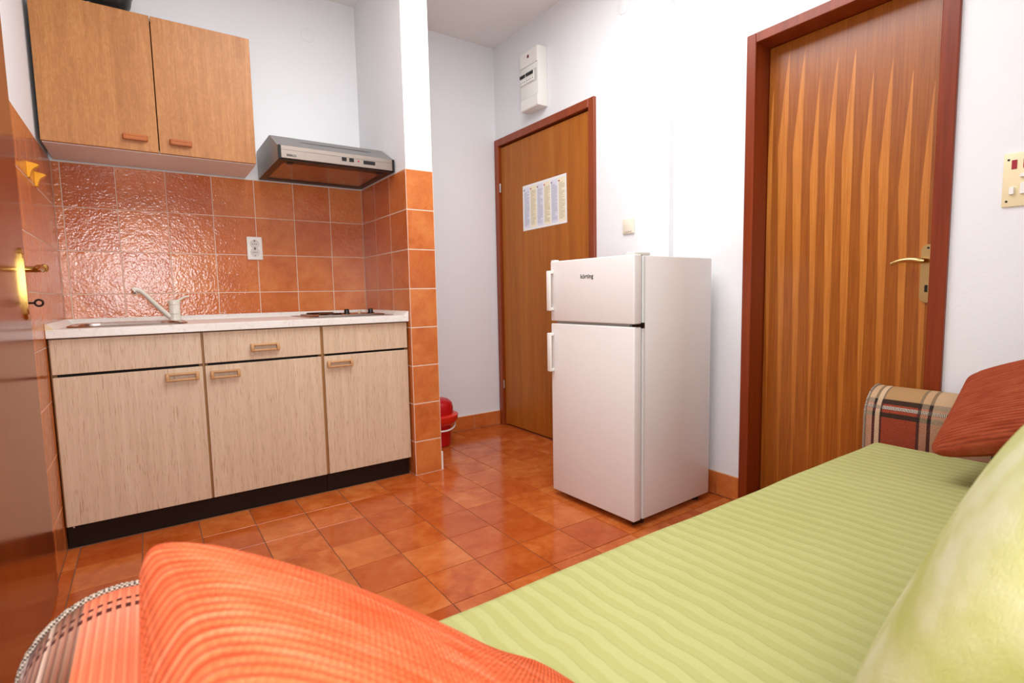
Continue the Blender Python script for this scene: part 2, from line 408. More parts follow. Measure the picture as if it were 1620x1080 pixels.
floor = st(box('floor', FLOOR_GROUT, None, -.12, 2.75, YN-.15, .12, -.1, -.0025), 'terracotta floor of glossy square tiles', 'floor')
ceiling = st(box('ceiling', CEIL, None, -.12, 2.75, YN-.15, .12, H, H+.1), 'plain white painted ceiling', 'ceiling')
wall_back = st(box('wall_back', PLASTER, None, -.12, 2.75, .006, .12, 0, H), 'white wall behind the kitchen units, terracotta tiled above the worktop')
D3 = (-2.573, -1.869)          # big door outer frame in y
D3TOP = 1.982
m = MB()
m.box(XR, 2.75, -.04+.04, .006, 0, H)
m.box(XR, 2.75, -1.0, 0, 2.008, H).box(XR, 2.75, YSTEP, -1.0, 0, H)
m.box(XR2, 2.75, -1.869, YSTEP, 0, H).box(XR2, 2.75, D3[0], D3[1], D3TOP, H).box(XR2, 2.75, YN, D3[0], 0, H)
m.box(2.62, 2.75, -1.0, 0, 0, 2.008).box(2.62, 2.75, D3[0], D3[1], 0, D3TOP)
wall_right = st(m.build('wall_right', PLASTER, smooth=False), 'white wall holding the two brown doors')
DL = (-1.80, -.955)            # left door frame outer in y
m = MB()
m.box(-.12, -.006, DL[1], .006, 0, H).box(-.12, -.006, DL[0], DL[1], 2.06, H).box(-.12, -.006, YN, DL[0], 0, H).box(-.12, -.10, DL[0], DL[1], 0, 2.06)
wall_left = st(m.build('wall_left', PLASTER, smooth=False), 'left wall with glossy brown door and terracotta tiles beside the units')
wall_nook = st(box('wall_nook', PLASTER, None, 1.427, 1.574, -.648, .006, 0, H), 'short white partition wall at the right end of the kitchen units, lower part tiled')
W1, W2 = (.06, .60, .74, 1.58), None
m = MB(); y0, y1 = YN-.14, YN
m.box(-.12, W1[0], y0, y1, 0, H).box(W1[0], W1[1], y0, y1, 0, W1[2]).box(W1[0], W1[1], y0, y1, W1[3], H)
m.box(W1[1], 2.75, y0, y1, 0, H)
st(m.build('wall_front', PLASTER, smooth=False), 'white wall behind the green sofa with an added window')

def m_glass():
    g = N('window_glass'); return g.out((1, 1, 1, 1), .0, Transmission_Weight=1.0, IOR=1.01)
GLASS = m_glass()
def window(name, w, label):
    x0, x1, z0, z1 = w; t = .05; m = MB(); a, b = YN-.12, YN-.06
    m.box(x0, x0+t, a, b, z0, z1).box(x1-t, x1, a, b, z0, z1).box(x0+t, x1-t, a, b, z0, z0+t).box(x0+t, x1-t, a, b, z1-t, z1)
    o = st(m.build(name, PLASTIC_W), label, 'window')
    box('pane', GLASS, o, x0+t, x1-t, a+.02, a+.026, z0+t, z1-t)
window('window_1', W1, 'added white framed window, unseen behind the camera above the left sofa arm')  # unseen window, shaped to give the highlight on the left tiles

# -- tiles: shared meshes by size, one object each
_tc = {}
def tile(parent, mat, cx, cy, cz, w, h, face, thick=.007, gap=.003, bev=.0016, tilt=0):
    key = (mat.name, round(w, 3), round(h, 3), face)
    if key not in _tc:
        m = MB(); a, b = (w-gap)/2, (h-gap)/2; t = thick
        if face == 'Y': m.box(-a, a, -t, 0, -b, b)
        elif face in 'Xx': m.box(-t if face == 'x' else 0, 0 if face == 'x' else t, -a, a, -b, b)
        else: m.box(-a, a, -b, b, -t, 0)
        # bevel only the front rim
        fr = {'Y': lambda v: v.co.y < -t/2, 'x': lambda v: v.co.x < -t/2, 'X': lambda v: v.co.x > t/2, 'Z': lambda v: v.co.z > -t/2}[face]
        vs = [v for v in m.bm.verts if fr(v)]
        es = [e for e in m.bm.edges if fr(e.verts[0]) and fr(e.verts[1])]
        bmesh.ops.bevel(m.bm, geom=es, offset=bev, segments=1, affect='EDGES')
        _tc[key] = m.mesh('tile', mat, smooth=False)
    o = bpy.data.objects.new('tile', _tc[key]); COL.objects.link(o); o.location = (cx, cy, cz)
    if tilt: o.rotation_euler = (random.uniform(-tilt, tilt), random.uniform(-tilt, tilt), random.uniform(-tilt, tilt))
    if parent: o.parent = parent
    return o
def spans(edges): return [(a, b) for a, b in zip(edges, edges[1:])]
ZR = [0, .18] + [.1817+.2*j for j in range(1, 8)]      # tile rows, floor to 1.58
ZB = [.78, .9817, 1.1817, 1.3817, 1.5817]
# back wall (front faces at y = 0)
box('grout', GROUT, wall_back, 0, 1.4222, .0006, .006, .78, 1.583)
XB = [0, .0298] + [.0298+.2*k for k in range(1, 7)] + [1.4222]
for z0, z1 in spans(ZB):
    for x0, x1 in spans(XB):
        tile(wall_back, WALL_TILE, (x0+x1)/2, .006, (z0+z1)/2, x1-x0, z1-z0, 'Y', thick=.0068, tilt=.0015)
# left wall (front faces at x = 0)
box('grout', GROUT, wall_left, -.006, -.0008, DL[1], 0, 0, 1.583)
YL = [DL[1], -.845, -.645, -.445, -.245, -.045, 0]
for z0, z1 in spans(ZR):
    for a, b in spans(YL):
        tile(wall_left, WALL_TILE, -.006, (a+b)/2, (z0+z1)/2, b-a, z1-z0, 'X', thick=.0068, tilt=.0015)
# partition: inner side (x = 1.4222) and end face (y = -.6534)
box('grout', GROUT, wall_nook, 1.4228, 1.427, -.652, 0, 0, 1.583)
for z0, z1 in spans(ZR):
    for a, b in spans([-.6534, -.433, -.212, 0]):
        tile(wall_nook, WALL_TILE, 1.427+.002, (a+b)/2, (z0+z1)/2, b-a, z1-z0, 'x', thick=.0068, tilt=.001)
box('grout', GROUT, wall_nook, 1.423, 1.5742, -.6527, -.648, 0, 1.583)
for z0, z1 in spans(ZR):
    tile(wall_nook, WALL_TILE, 1.4985, -.6466, (z0+z1)/2, .1515, z1-z0, 'Y', thick=.0068, tilt=.001)
box('tile_edge_strip', PLASTIC_W, wall_nook, 1.5745, 1.584, -.652, -.60, .0, .10, .001)

# floor tiles
FX = [0, .04] + [.04+.1965*k for k in range(1, 12)] + [2.43]
FX = [x for x in FX if x <= 2.43]
if FX[-1]-FX[-2] < .02: FX.pop(-2)
FY = [0, -.195, -.395] + [-.595-.2*k for k in range(0, 10)]
for x0, x1 in spans(FX):
    for b, a in spans(FY):
        if b > -.57 and x0 < 1.40: continue           # hidden under the units
        tile(floor, FLOOR_TILE, (x0+x1)/2, (a+b)/2, 0, x1-x0, b-a, 'Z', gap=.0028, bev=.0009, tilt=.0025)

# skirting tiles
bb = st(box('baseboard_back', GROUT, None, 1.574, 2.40, -.002, .006, 0, .104), 'terracotta skirting tiles along the wall behind the red bin', 'skirting')
for a, b in spans([1.574, 1.77, 1.968, 2.165, 2.36, 2.40]): tile(bb, WALL_TILE, (a+b)/2, .002, .051, b-a, .1, 'Y', thick=.009)
br = st(MB().box(XR-.002, XR+.004, YSTEP, -1.0, 0, .104).box(XR2-.002, XR2+.004, -1.869, YSTEP, 0, .112).box(XR2-.002, XR2+.004, -3.4, D3[0], 0, .112).build('baseboard_right', GROUT, smooth=False),
        'terracotta skirting tiles beside the white fridge', 'skirting')
for a, b in spans([YSTEP, -1.37, -1.17, -1.0]): tile(br, WALL_TILE, XR, (a+b)/2, .051, b-a, .1, 'x', thick=.008)
for a, b in ((-1.63, YSTEP), (-1.752, -1.63), (-1.869, -1.752)): tile(br, WALL_TILE, XR2, (a+b)/2, .055, b-a, .108, 'x', thick=.008)

# ---------------------------------------------------------------- doors
def lever_handle(parent, x, y, z0, z1, zl, tip, sx, name='handle'):
    """brass plate on a leaf face at x, lever at height zl running to y = tip; sx = direction out of the leaf"""
    w = .021
    pts = []
    for k in range(9):
        a = PI*k/8; pts.append((y+w*math.cos(a), z1-.02+.02*math.sin(a)))
    for k in range(9):
        a = PI+PI*k/8; pts.append((y+w*math.cos(a), z0+.02+.02*math.sin(a)))
    m = MB().prism(pts, 'X', x, x+.006*sx)
    es = [e for e in m.bm.edges if all(abs(v.co.x-(x+.006*sx)) < 1e-5 for v in e.verts)]
    bmesh.ops.bevel(m.bm, geom=es, offset=.0025, segments=2, affect='EDGES')
    pl = m.build('handle_plate', PALE_BRASS if sx < 0 else BRASS, parent)
    inner = [(y+(p[0]-y)*.72, (z0+z1)/2+(p[1]-(z0+z1)/2)*.84) for p in pts]
    MB().prism(inner, 'X', x+.006*sx, x+.0085*sx).build('raised_panel', PALE_BRASS if sx < 0 else BRASS, pl)
    d = 1 if tip > y else -1
    path = [(x+.006*sx, y, zl), (x+.03*sx, y, zl), (x+.043*sx, y+.004*d, zl), (x+.048*sx, y+.016*d, zl+.001)]
    n = 8
    for k in range(1, n+1):
        f = k/n; path.append((x+(.048-.004*f)*sx, y+.016*d+(tip-y-.016*d)*f, zl+.001+.006*math.sin(PI*f*.8)-.012*f*f))
    lv = MB().tube(path, [.009, .009, .009, .0085]+[.0085-.002*k/n for k in range(1, n+1)], 12).build('handle', PALE_BRASS if sx < 0 else BRASS, parent)
    return pl, lv

# door_1: tall glossy brown door in the left wall
d1 = st(thing('door_1', (0, (DL[0]+DL[1])/2, 0), None, None), 'glossy dark brown door with brass handle at the left edge', 'door')
f = .014
m = MB().box(-.1, f-.003, DL[1]-.05, DL[1], 0, 2.06, .002).box(-.1, f-.003, DL[0], DL[0]+.05, 0, 2.06, .002).box(-.1, f-.003, DL[0]+.05, DL[1]-.05, 2.01, 2.06, .002)
m.build('door_frame', LEFT_LEAF, d1)
box('door_leaf', LEFT_LEAF, d1, -.026, f, DL[0]+.053, DL[1]-.053, .008, 2.007, .0015)
pl, lv = lever_handle(d1, f, -1.052, .895, 1.11, 1.046, -1.165, 1)
MB().lathe([(.0, -.013), (.009, -.01), (.012, 0), (.009, .01), (.0, .013)], (f+.05, -1.05, 1.05), 14).build('handle_boss', BRASS, lv)
# key in its lock
k = thing('key', (f+.008, -1.05, .946), 'dark metal key sticking out of the lock of the glossy brown door', 'key')
MB().tube([(f+.006, -1.05, .946), (f+.022, -1.05, .946)], .003, 8).build('shaft', DARK_METAL, k)
pts = [(f+.031+.0095*math.cos(a), -1.05, .946+.0095*math.sin(a)) for a in [2*PI*j/16 for j in range(17)]]
MB().tube(pts, .003, 8).build('bow', DARK_METAL, k)

# door_2: entrance door beside the far corner
d2 = st(thing('door_2', (XR, -.5, 0), None, None), 'plain brown veneer entrance door with a printed sheet, in the far corner', 'door')
xf = XR-.018
for (a, b, c, d) in ((-.048, -.004, 0, 2.008), (-1.0, -.955, 0, 2.008)):
    box('jamb', ENTRANCE_FRAME, d2, xf, XR+.16, a, b, c, d, .002)
box('lintel', ENTRANCE_FRAME, d2, xf, XR+.16, -.955, -.048, 1.962, 2.008, .002)
box('leaf_gap_shade', GAP_SHADE, d2, XR+.06, XR+.08, -.955, -.048, 0, 1.962)  # dark sheet behind the leaf paints the shade around it
lf2 = box('door_leaf', ENTRANCE_LEAF, d2, XR+.004, XR+.044, -.938, -.054, .012, 1.952, .0015)
for z in (1.68, .30): MB().tube([(XR-.004, -.051, z-.03), (XR-.004, -.051, z+.03)], .006, 8).build('hinge', CHROME, d2)
sh = MB().quad((XR+.0026, -.306, 1.357), (XR+.0026, -.749, 1.362), (XR+.0026, -.746, 1.651), (XR+.0026, -.306, 1.648))
sh = sh.build('printed_sheet', SHEET, None, (XR+.0026, -.527, 1.357), smooth=False, fixn=False)
tag(sh, 'white sheet with six columns of small print stuck on the entrance door', 'sheet')
for i, c in enumerate(((60, 110, 60), (170, 40, 40), (150, 30, 40), (190, 60, 50), (120, 120, 160), (180, 40, 40))):
    yy = -.306-.443*(.02+.16*i+.016)
    box('flag_mark', plain('flag_%d' % i, c, .6), sh, XR+.0018, XR+.0026, yy-.007, yy+.005, 1.614, 1.622)
box('corner_pad', PLASTIC_W, sh, XR+.0016, XR+.0024, -.32, -.308, 1.636, 1.646)

# door_3: flamed veneer door in a deep mahogany frame
d3 = st(thing('door_3', (XR2, -2.22, 0), None, None), 'brown door with pale flame shaped veneer grain in deep mahogany frame', 'door')
xa, xb = XR2-.014, 2.60
box('jamb', FRAME_WOOD, d3, xa, xb, -1.909, -1.869, 0, D3TOP, .002)
box('jamb', FRAME_WOOD, d3, xa, xb, -2.573, -2.527, 0, D3TOP, .002)
box('lintel', FRAME_WOOD, d3, xa, xb, -2.527, -1.909, 1.944, D3TOP, .002)
box('door_leaf', FLAME, d3, 2.522, 2.562, -2.525, -1.911, .01, 1.942, .0015)
box('threshold', FRAME_WOOD, d3, 2.4305, 2.60, -2.527, -1.909, -.002, .006, .001)
box('threshold', ENTRANCE_FRAME, d2, XR+.0005, XR+.16, -.955, -.048, -.002, .006, .001)
pl, lv = lever_handle(d3, 2.522, -2.492, .888, 1.088, 1.032, -2.397, -1)
for z in (.915, 1.075): MB().lathe([(0, -.001), (.004, 0), (.004, .0012), (0, .0015)], (2.516, -2.492, z), 10, 'X', -1).build('screw', DARK_METAL, pl)
MB().lathe([(.0045, 0), (.0045, .0035)], (2.5135, -2.492, .945), 12, 'X', -1).box(2.5095, 2.5135, -2.496, -2.488, .925, .945).build('keyhole', DARK_METAL, pl)

# ---------------------------------------------------------------- kitchen units
def pull(name, mat, parent, x, z, y, w, h, d=.020, solid=False):
    """wooden bow pull: rectangular frame with a slot, standing off the front"""
    m = MB(); t = .009
    if solid:
        m.prism([(x-w/2, y), (x-w/2+.006, y-d), (x+w/2-.006, y-d), (x+w/2, y)], 'Z', z-h/2, z+h/2)
        bmesh.ops.bevel(m.bm, geom=m.bm.edges[:], offset=.0025, segments=2, affect='EDGES')
        m.box(x-w/2+.012, x+w/2-.012, y-d-.0012, y-d+.002, z+h*.1, z+h/2-.004, .0008)
        return m.build(name, mat, parent)
    m.box(x-w/2, x-w/2+.013, y-d, y, z-h/2, z+h/2, .003, 2).box(x+w/2-.013, x+w/2, y-d, y, z-h/2, z+h/2, .003, 2)
    m.box(x-w/2+.012, x+w/2-.012, y-d, y-.002, z+h/2-t, z+h/2-.001, .002, 2).box(x-w/2+.012, x+w/2-.012, y-d+.002, y-.006, z-h/2+.001, z-h/2+t, .002, 2)
    return m.build(name, mat, parent)
YF = -.60      # carcass front; fronts stand 2 cm proud
def base_unit(x0, x1, label, fx0, fx1, drawer_pull=None, door_pull=None, upper='drawer'):
    o = thing('base_cabinet', ((x0+x1)/2, -.3, .095), label, 'cabinet', 'base cabinets under the worktop')
    m = MB(); zb, zt = .095, .812
    m.box(x0+.002, x0+.016, YF, -.02, zb, zt).box(x1-.016, x1-.002, YF, -.02, zb, zt).box(x0+.016, x1-.016, YF, -.02, zb, zb+.016).box(x0+.016, x1-.016, -.03, -.02, zb+.016, zt)
    m.box(x0+.016, x1-.016, YF, YF+.06, zt-.016, zt)
    m.build('carcass', EDGE_BROWN, o)
    box('gap_shade_sheet', GAP_SHADE, o, x0+.016, x1-.016, YF+.004, YF+.012, .111, .796)  # dark sheet put in for the shade between the fronts
    if fx1 < 1.2: box('edge_strip', EDGE_GOLD, o, fx1+.0012, fx1+(.0078 if fx1 < .6 else .0118), YF-.013, YF-.0005, .094, .809)
    if fx0 < .1: box('edge_strip', EDGE_GOLD, o, .0045, .0072, YF-.012, YF-.0005, .094, .809)
    u = box(upper, BASE_FRONT, o, fx0, fx1, YF-.018, YF-.001, .678, .809, .0012)
    if drawer_pull: pull('handle', PULL_WOOD, u, *drawer_pull)
    d = box('door', BASE_FRONT, o, fx0, fx1, YF-.018, YF-.001, .094, .667, .0012)
    if door_pull: pull('handle', PULL_WOOD, d, *door_pull)
    return o
yp = YF-.018
base_unit(.004, .4935, 'beige base cabinet under the sink with a blank panel over its single door', .008, .489, None, (.415, .632, yp, .118, .034), 'blank_panel')
base_unit(.4935, .983, 'middle beige base cabinet with a wooden pull on both drawer and door', .498, .976, (.735, .732, yp, .118, .034), (.572, .628, yp, .114, .034))
base_unit(.983, 1.4195, 'narrow beige base cabinet beside the tiled partition, under the hob', .989, 1.414, None, (1.062, .628, yp, .122, .032), 'blank_panel')
pt = thing('plinth', (.7, -.565, 0), 'dark brown recessed plinth below the beige base cabinets', 'plinth')
box('plinth_board', PLINTH, pt, .004, .9825, -.585, -.567, .001, .094, .001); box('plinth_board', PLINTH, pt, .9835, 1.412, -.587, -.567, .001, .094, .001)
box('white_screw', PLASTIC_W, pt, .022, .027, -.5865, -.585, .078, .083)

wt = thing('worktop', (.71, -.3, .815), 'white marbled worktop with raised back strip over the base cabinets', 'worktop')
ZW = .846
m = MB(); hx_ = (.052, .448, -.518, -.104)
m.box(.0015, 1.4205, -.635, hx_[2], .8145, ZW, .0015).box(.0015, 1.4205, hx_[3], -.003, .8145, ZW, .0015).box(.0015, hx_[0], hx_[2]-.002, hx_[3]+.002, .8146, ZW-.00005).box(hx_[1], 1.4205, hx_[2]-.002, hx_[3]+.002, .8146, ZW-.00005)
m.build('slab', WORKTOP, wt)
tri = [(-.003, ZW-.001), (-.028, ZW-.001), (-.024, ZW+.006), (-.007, ZW+.022), (-.003, ZW+.022)]
MB().prism(tri, 'X', .004, 1.4205).build('back_strip', WORKTOP, wt)
for sx, x0 in ((1, .0015), (-1, 1.4205)):
    pr = [(x0, ZW-.001), (x0+sx*.026, ZW-.001), (x0+sx*.022, ZW+.006), (x0+sx*.005, ZW+.022), (x0, ZW+.022)]
    MB().prism(pr, 'Y', -.628, -.004).build('side_strip', WORKTOP, wt)
    MB().prism(pr, 'Y', -.634, -.628).build('end_cap', CREAM_CAP if sx > 0 else PLASTIC_W, wt)

# sink
sk = thing('sink', (.25, -.32, ZW), 'round cornered stainless steel sink with a raised rim set in the worktop', 'sink')
def rrect(x0, x1, y0, y1, r, n=6):
    p = []
    for cx, cy, a0 in ((x1-r, y1-r, 0), (x0+r, y1-r, PI/2), (x0+r, y0+r, PI), (x1-r, y0+r, 1.5*PI)):
        p += [(cx+r*math.cos(a0+PI/2*k/n), cy+r*math.sin(a0+PI/2*k/n)) for k in range(n+1)]
    return p
def loft(loops):
    m = MB(); R = [[m.bm.verts.new((x, y, z)) for x, y in lp] for lp, z in loops]
    for a, b in zip(R, R[1:]):
        for j in range(len(a)): m.bm.faces.new((a[j], a[(j+1) % len(a)], b[(j+1) % len(a)], b[j]))
    m.bm.faces.new(R[-1]); return m
m = loft([(rrect(.042, .458, -.53, -.09, .09), ZW+.0004), (rrect(.046, .454, -.526, -.094, .088), ZW+.005), (rrect(.062, .438, -.510, -.110, .08), ZW+.005),
          (rrect(.066, .434, -.506, -.17, .075), ZW+.002), (rrect(.072, .428, -.498, -.178, .07), ZW-.02), (rrect(.085, .415, -.485, -.19, .06), ZW-.14), (rrect(.11, .39, -.46, -.215, .05), ZW-.15)])
m.build('rim_and_bowl', SINK_STEEL, sk)
MB().lathe([(.0, .0), (.022, .0), (.02, .003), (0, .003)], (.25, -.33, ZW-.1495), 20).build('drain', CHROME, sk)

tp = thing('tap', (.422, -.135, ZW), 'cream enamel single lever kitchen tap with a long swivel spout at the sink', 'tap')
tx, ty = .423, -.135
MB().lathe([(.026, 0), (.026, .004), (.0245, .006), (.0245, .03)], (tx, ty, ZW+.004), 28).build('base', TAP_CREAM, tp)
MB().lathe([(.0237, .0), (.0248, .0015), (.0245, .042), (.0240, .043)], (tx, ty, ZW+.0345), 28).build('body', TAP_CREAM, tp)
MB().lathe([(.0240, 0), (.0255, .0015), (.0255, .018), (.021, .023), (.009, .025), (0, .0252)], (tx, ty, ZW+.078), 28).build('cap', TAP_CREAM, tp)
MB().tube([(tx+.004, ty, ZW+.092), (tx+.024, ty-.002, ZW+.103), (tx+.044, ty-.004, ZW+.115), (tx+.052, ty-.004, ZW+.1175), (tx+.064, ty-.004, ZW+.118)], [.008, .008, .007, .006, .005], 12, (1, .8)).build('lever', TAP_CREAM, tp)
sp = MB().tube([(tx-.012, ty-.004, ZW+.016), (tx-.03, ty-.01, ZW+.030), (tx-.072, ty-.024, ZW+.080), (tx-.108, ty-.036, ZW+.125), (tx-.128, ty-.042, ZW+.146), (tx-.140, ty-.046, ZW+.152), (tx-.153, ty-.05, ZW+.153), (tx-.160, ty-.052, ZW+.150)],
          [.0115, .0115, .011, .0105, .0105, .0105, .0115, .009], 14).build('spout', TAP_CREAM, tp)
MB().lathe([(.0105, 0), (.0125, .003), (.0125, .012), (0, .0125)], (tx-.151, ty-.05, ZW+.133), 16).build('aerator', CHROME, sp)

# hob
hb = thing('hob', (1.2, -.33, ZW), 'low steel two plate hob with black knobs at the right end of the worktop', 'hob')
box('base_plate', SINK_STEEL, hb, .965, 1.385, -.52, -.10, ZW+.0004, ZW+.0042, .001)
box('tray', SINK_STEEL, hb, 1.005, 1.345, -.50, -.12, ZW+.0045, ZW+.011, .003, 2)
for x, y, r in ((1.09, -.21, .072), (1.09, -.40, .06)):
    MB().lathe([(r, 0), (r, .004), (r-.004, .007), (.02, .007), (.018, .0055), (0, .0055)], (x, y, ZW+.0112), 32).build('hotplate', DARK_METAL, hb)
for x, y in ((1.197, -.33), (1.318, -.36)):
    MB().lathe([(.019, 0), (.019, .003), (.0135, .005), (.0125, .022), (.0105, .024), (0, .024)], (x, y, ZW+.0112), 24).box(x-.002, x+.002, y-.0135, y, ZW+.026, ZW+.0362).build('knob', BLACK, hb)
MB().lathe([(.006, 0), (.012, .013), (.0, .0132)], (1.262, -.345, ZW+.0112), 4).build('pilot_cap', CREAM_CAP, hb)

# wall cabinet
wc = thing('wall_cabinet', (.40, -.17, 1.588), 'oak fronted wall cabinet with two doors mounted above the sink', 'cabinet')
x0, x1, zb, zt, yd = .012, .792, 1.588, 2.165, -.325
m = MB().box(x0, x0+.016, yd, -.002, zb, zt).box(x1-.016, x1, yd, -.002, zb, zt).box(x0+.016, x1-.016, yd, -.002, zb, zb+.016).box(x0+.016, x1-.016, yd, -.002, zt-.016, zt).box(x0+.016, x1-.016, -.012, -.002, zb+.016, zt-.016)
m.box(.397, .411, yd+.03, -.002, zb+.016, zt-.016)
m.build('carcass', WHITE_CARCASS, wc)
box('gap_shade_sheet', GAP_SHADE, wc, .39, .418, yd+.004, yd+.028, zb+.017, zt-.017)  # painted shade behind the split between the two doors
dA = box('door', OAK, wc, .010, .4025, yd-.018, yd-.001, zb+.003, zt-.001, .0012); pull('handle', PULL_DARK, dA, .321, 1.644, yd-.018, .092, .025, .018, True)
dB = box('door', OAK, wc, .4065, .792, yd-.018, yd-.001, zb+.003, zt-.001, .0012); pull('handle', PULL_DARK, dB, .487, 1.643, yd-.018, .088, .025, .018, True)
# dark pot and lid on top
pot = thing('cooking_pot', (.268, -.27, zt), 'black round bottomed pot on top of the oak wall cabinet', 'pot')
MB().lathe([(0, .001), (.03, .002), (.055, .016), (.075, .05), (.082, .09), (.079, .09), (.07, .05), (.05, .022), (0, .012)], (.268, -.255, zt), 36).build('bowl', BLACK, pot)
MB().tube([(.268+.083*math.cos(2*PI*j/36), -.255+.083*math.sin(2*PI*j/36), zt+.09) for j in range(37)], .0025, 8).build('rim', CHROME, pot)
pan = thing('frying_pan', (.13, -.22, zt), 'flat black frying pan beside the pot on the oak wall cabinet', 'pan')
MB().lathe([(0, .001), (.075, .001), (.098, .038), (.096, .039), (.073, .005), (0, .005)], (.11, -.20, zt), 36).build('body', BLACK, pan)
MB().tube([(.16, -.28, zt+.030), (.19, -.305, zt+.022), (.222, -.322, zt+.020)], [.008, .010, .008], 10, (1, .6)).build('handle', BLACK, pan)

# range hood
hd = thing('range_hood', (1.14, -.26, 1.588), 'slim stainless steel range hood under the wall, left of the partition', 'hood')
hx0, hx1, hz = .856, 1.4205, 1.588
yb, yf = -.003, -.525
prof = [(yb, hz), (yf+.012, hz), (yf+.012, hz+.063), (-.352, hz+.146), (yb, hz+.146)]
m = MB()
# shell: sides, top, slope, back; open underneath
for xs in (hx0, hx1-.004): m.prism(prof, 'X', xs, xs+.004)
for a, b in (((yb, hz+.146), (-.352, hz+.146)), ((-.352, hz+.146), (yf+.012, hz+.063))):
    d = Vector((b[0]-a[0], b[1]-a[1])).normalized(); nn = Vector((d.y, -d.x))*.003
    if nn.y > 0: nn = -nn
    m.prism([a, b, (b[0]+nn.x, b[1]+nn.y), (a[0]+nn.x, a[1]+nn.y)], 'X', hx0+.004, hx1-.004)
m.box(hx0+.004, hx1-.004, -.006, yb, hz, hz+.143)
m.build('shell', HOOD_STEEL, hd)
box('front_panel', HOOD_FACE, hd, hx0+.012, hx1-.012, yf, yf+.012, hz+.004, hz+.062, .0015)
for xs in (hx0, hx1-.012): box('end_block', BLACK, hd, xs, xs+.012, yf+.0008, yf+.0125, hz-.001, hz+.062, .001)
box('panel_seam', INK, hd, hx0+.012, hx1-.012, yf-.0004, yf+.002, hz+.0415, hz+.0425)
m = MB().box(hx0+.004, hx1-.004, yf+.012, yf+.075, hz-.002, hz+.010).box(hx0+.004, hx1-.004, -.06, -.006, hz-.002, hz+.010)
m.box(hx0+.004, hx0+.035, yf+.075, -.06, hz-.002, hz+.010).box(hx1-.035, hx1-.004, yf+.075, -.06, hz-.002, hz+.010)
m.build('underside_frame', BLACK, hd)
box('filter', FILTER, hd, hx0+.03, hx1-.03, yf+.07, -.055, hz+.002, hz+.008)
for x in (hx0+.05, hx1-.075): box('filter_latch', BLACK, hd, x, x+.028, yf+.052, yf+.082, hz-.006, hz-.002, .001)
# vent slots on the slope
sd = Vector((0, yf+.012+.352, -.083)).normalized(); sn = Vector((0, -sd.z*-1, 0))
nrm = Vector((0, sd.z, -sd.y)); nrm = nrm if nrm.z > 0 else -nrm
NS = 44
vm = MB()
for i in range(NS):
    x = hx0+.13+(.345)*i/(NS-1)
    mid = Vector((x, -.352, hz+.146)).lerp(Vector((x, yf+.012, hz+.063)), .42)
    ln = .010 if 2 < i < NS-3 else .004
    a, b = mid-sd*ln, mid+sd*ln; e = Vector((.0022, 0, 0)); sk_ = Vector((.003, 0, 0))
    o = nrm*.0006
    ps = [a-e-sk_+o, a+e-sk_+o, b+e+sk_+o, b-e+sk_+o]; q = [p-nrm*.002 for p in ps]
    vv = [vm.bm.verts.new(p) for p in ps+q]
    for fi in ((0, 1, 2, 3), (7, 6, 5, 4), (0, 4, 5, 1), (1, 5, 6, 2), (2, 6, 7, 3), (3, 7, 4, 0)): vm.bm.faces.new([vv[t] for t in fi])
vs_ = vm.build('vent_slots', BLACK, hd); vs_['kind'] = 'stuff'
for a, b in ((1.148, 1.171), (1.184, 1.207)): box('push_button', BLACK, hd, a, b, yf-.003, yf+.002, hz+.024, hz+.041, .001)
MB().lathe([(.0045, 0), (.0045, .002), (0, .003)], (1.230, yf, hz+.031), 14, 'Y', -1).build('pilot_lamp', RED_LENS, hd)
box('slide_switch', BLACK, hd, 1.256, 1.316, yf-.003, yf+.002, hz+.021, hz+.038, .001)
MB().lathe([(.05, 0), (.05, .006), (0, .006)], (1.09, -.2, hz+.146), 28).build('duct_cap', HOOD_STEEL, hd)

def text(body, name, mat, parent, loc, rot, size, depth=.0004, sx=1, bold=0):
    c = bpy.data.curves.new('lettering', 'FONT'); c.body = body; c.size = size; c.extrude = depth; c.align_x = 'CENTER'; c.align_y = 'CENTER'; c.offset = bold; c.resolution_u = 3
    t = bpy.data.objects.new('lettering_source', c); COL.objects.link(t)
    dg = bpy.context.evaluated_depsgraph_get(); me = bpy.data.meshes.new_from_object(t.evaluated_get(dg))
    bpy.data.objects.remove(t)
    me.materials.clear(); me.materials.append(mat)
    o = bpy.data.objects.new(name, me); COL.objects.link(o); o.location = loc; o.rotation_euler = rot; o.scale = (sx, 1, 1)
    adopt(o, parent); return o
text('BEKO', 'lettering', INK, hd, (.914, yf-.0003, hz+.018), (PI/2, 0, 0), .0135, sx=1.25, bold=.0005)

# double socket on the tiles
so = thing('double_socket', (.816, -.001, 1.217), 'white double wall socket on the terracotta tiles above the worktop', 'socket')
box('plate', PLASTIC_W, so, .778, .854, -.012, -.001, 1.157, 1.279, .003, 2)
for zc in (1.240, 1.196):
    w = MB().lathe([(.0235, -.001), (.0235, .0024), (.0208, .0024), (.0200, .0006), (0, .0006)], (.816, -.012, zc), 32, 'Y', -1).build('socket_well', SOCKET_SHADE, so)
    for dx in (-.0095, 0, .0095):
        MB().lathe([(.0024, 0), (.0024, .0006)], (.816+dx, -.0124, zc), 10, 'Y', -1).build('pin_hole', BLACK, w)
    box('earth_clip', DARK_METAL, w, .8135, .8185, -.0150, -.0115, zc+.013, zc+.021); box('earth_clip', DARK_METAL, w, .8142, .8178, -.0140, -.0115, zc-.020, zc-.0155)

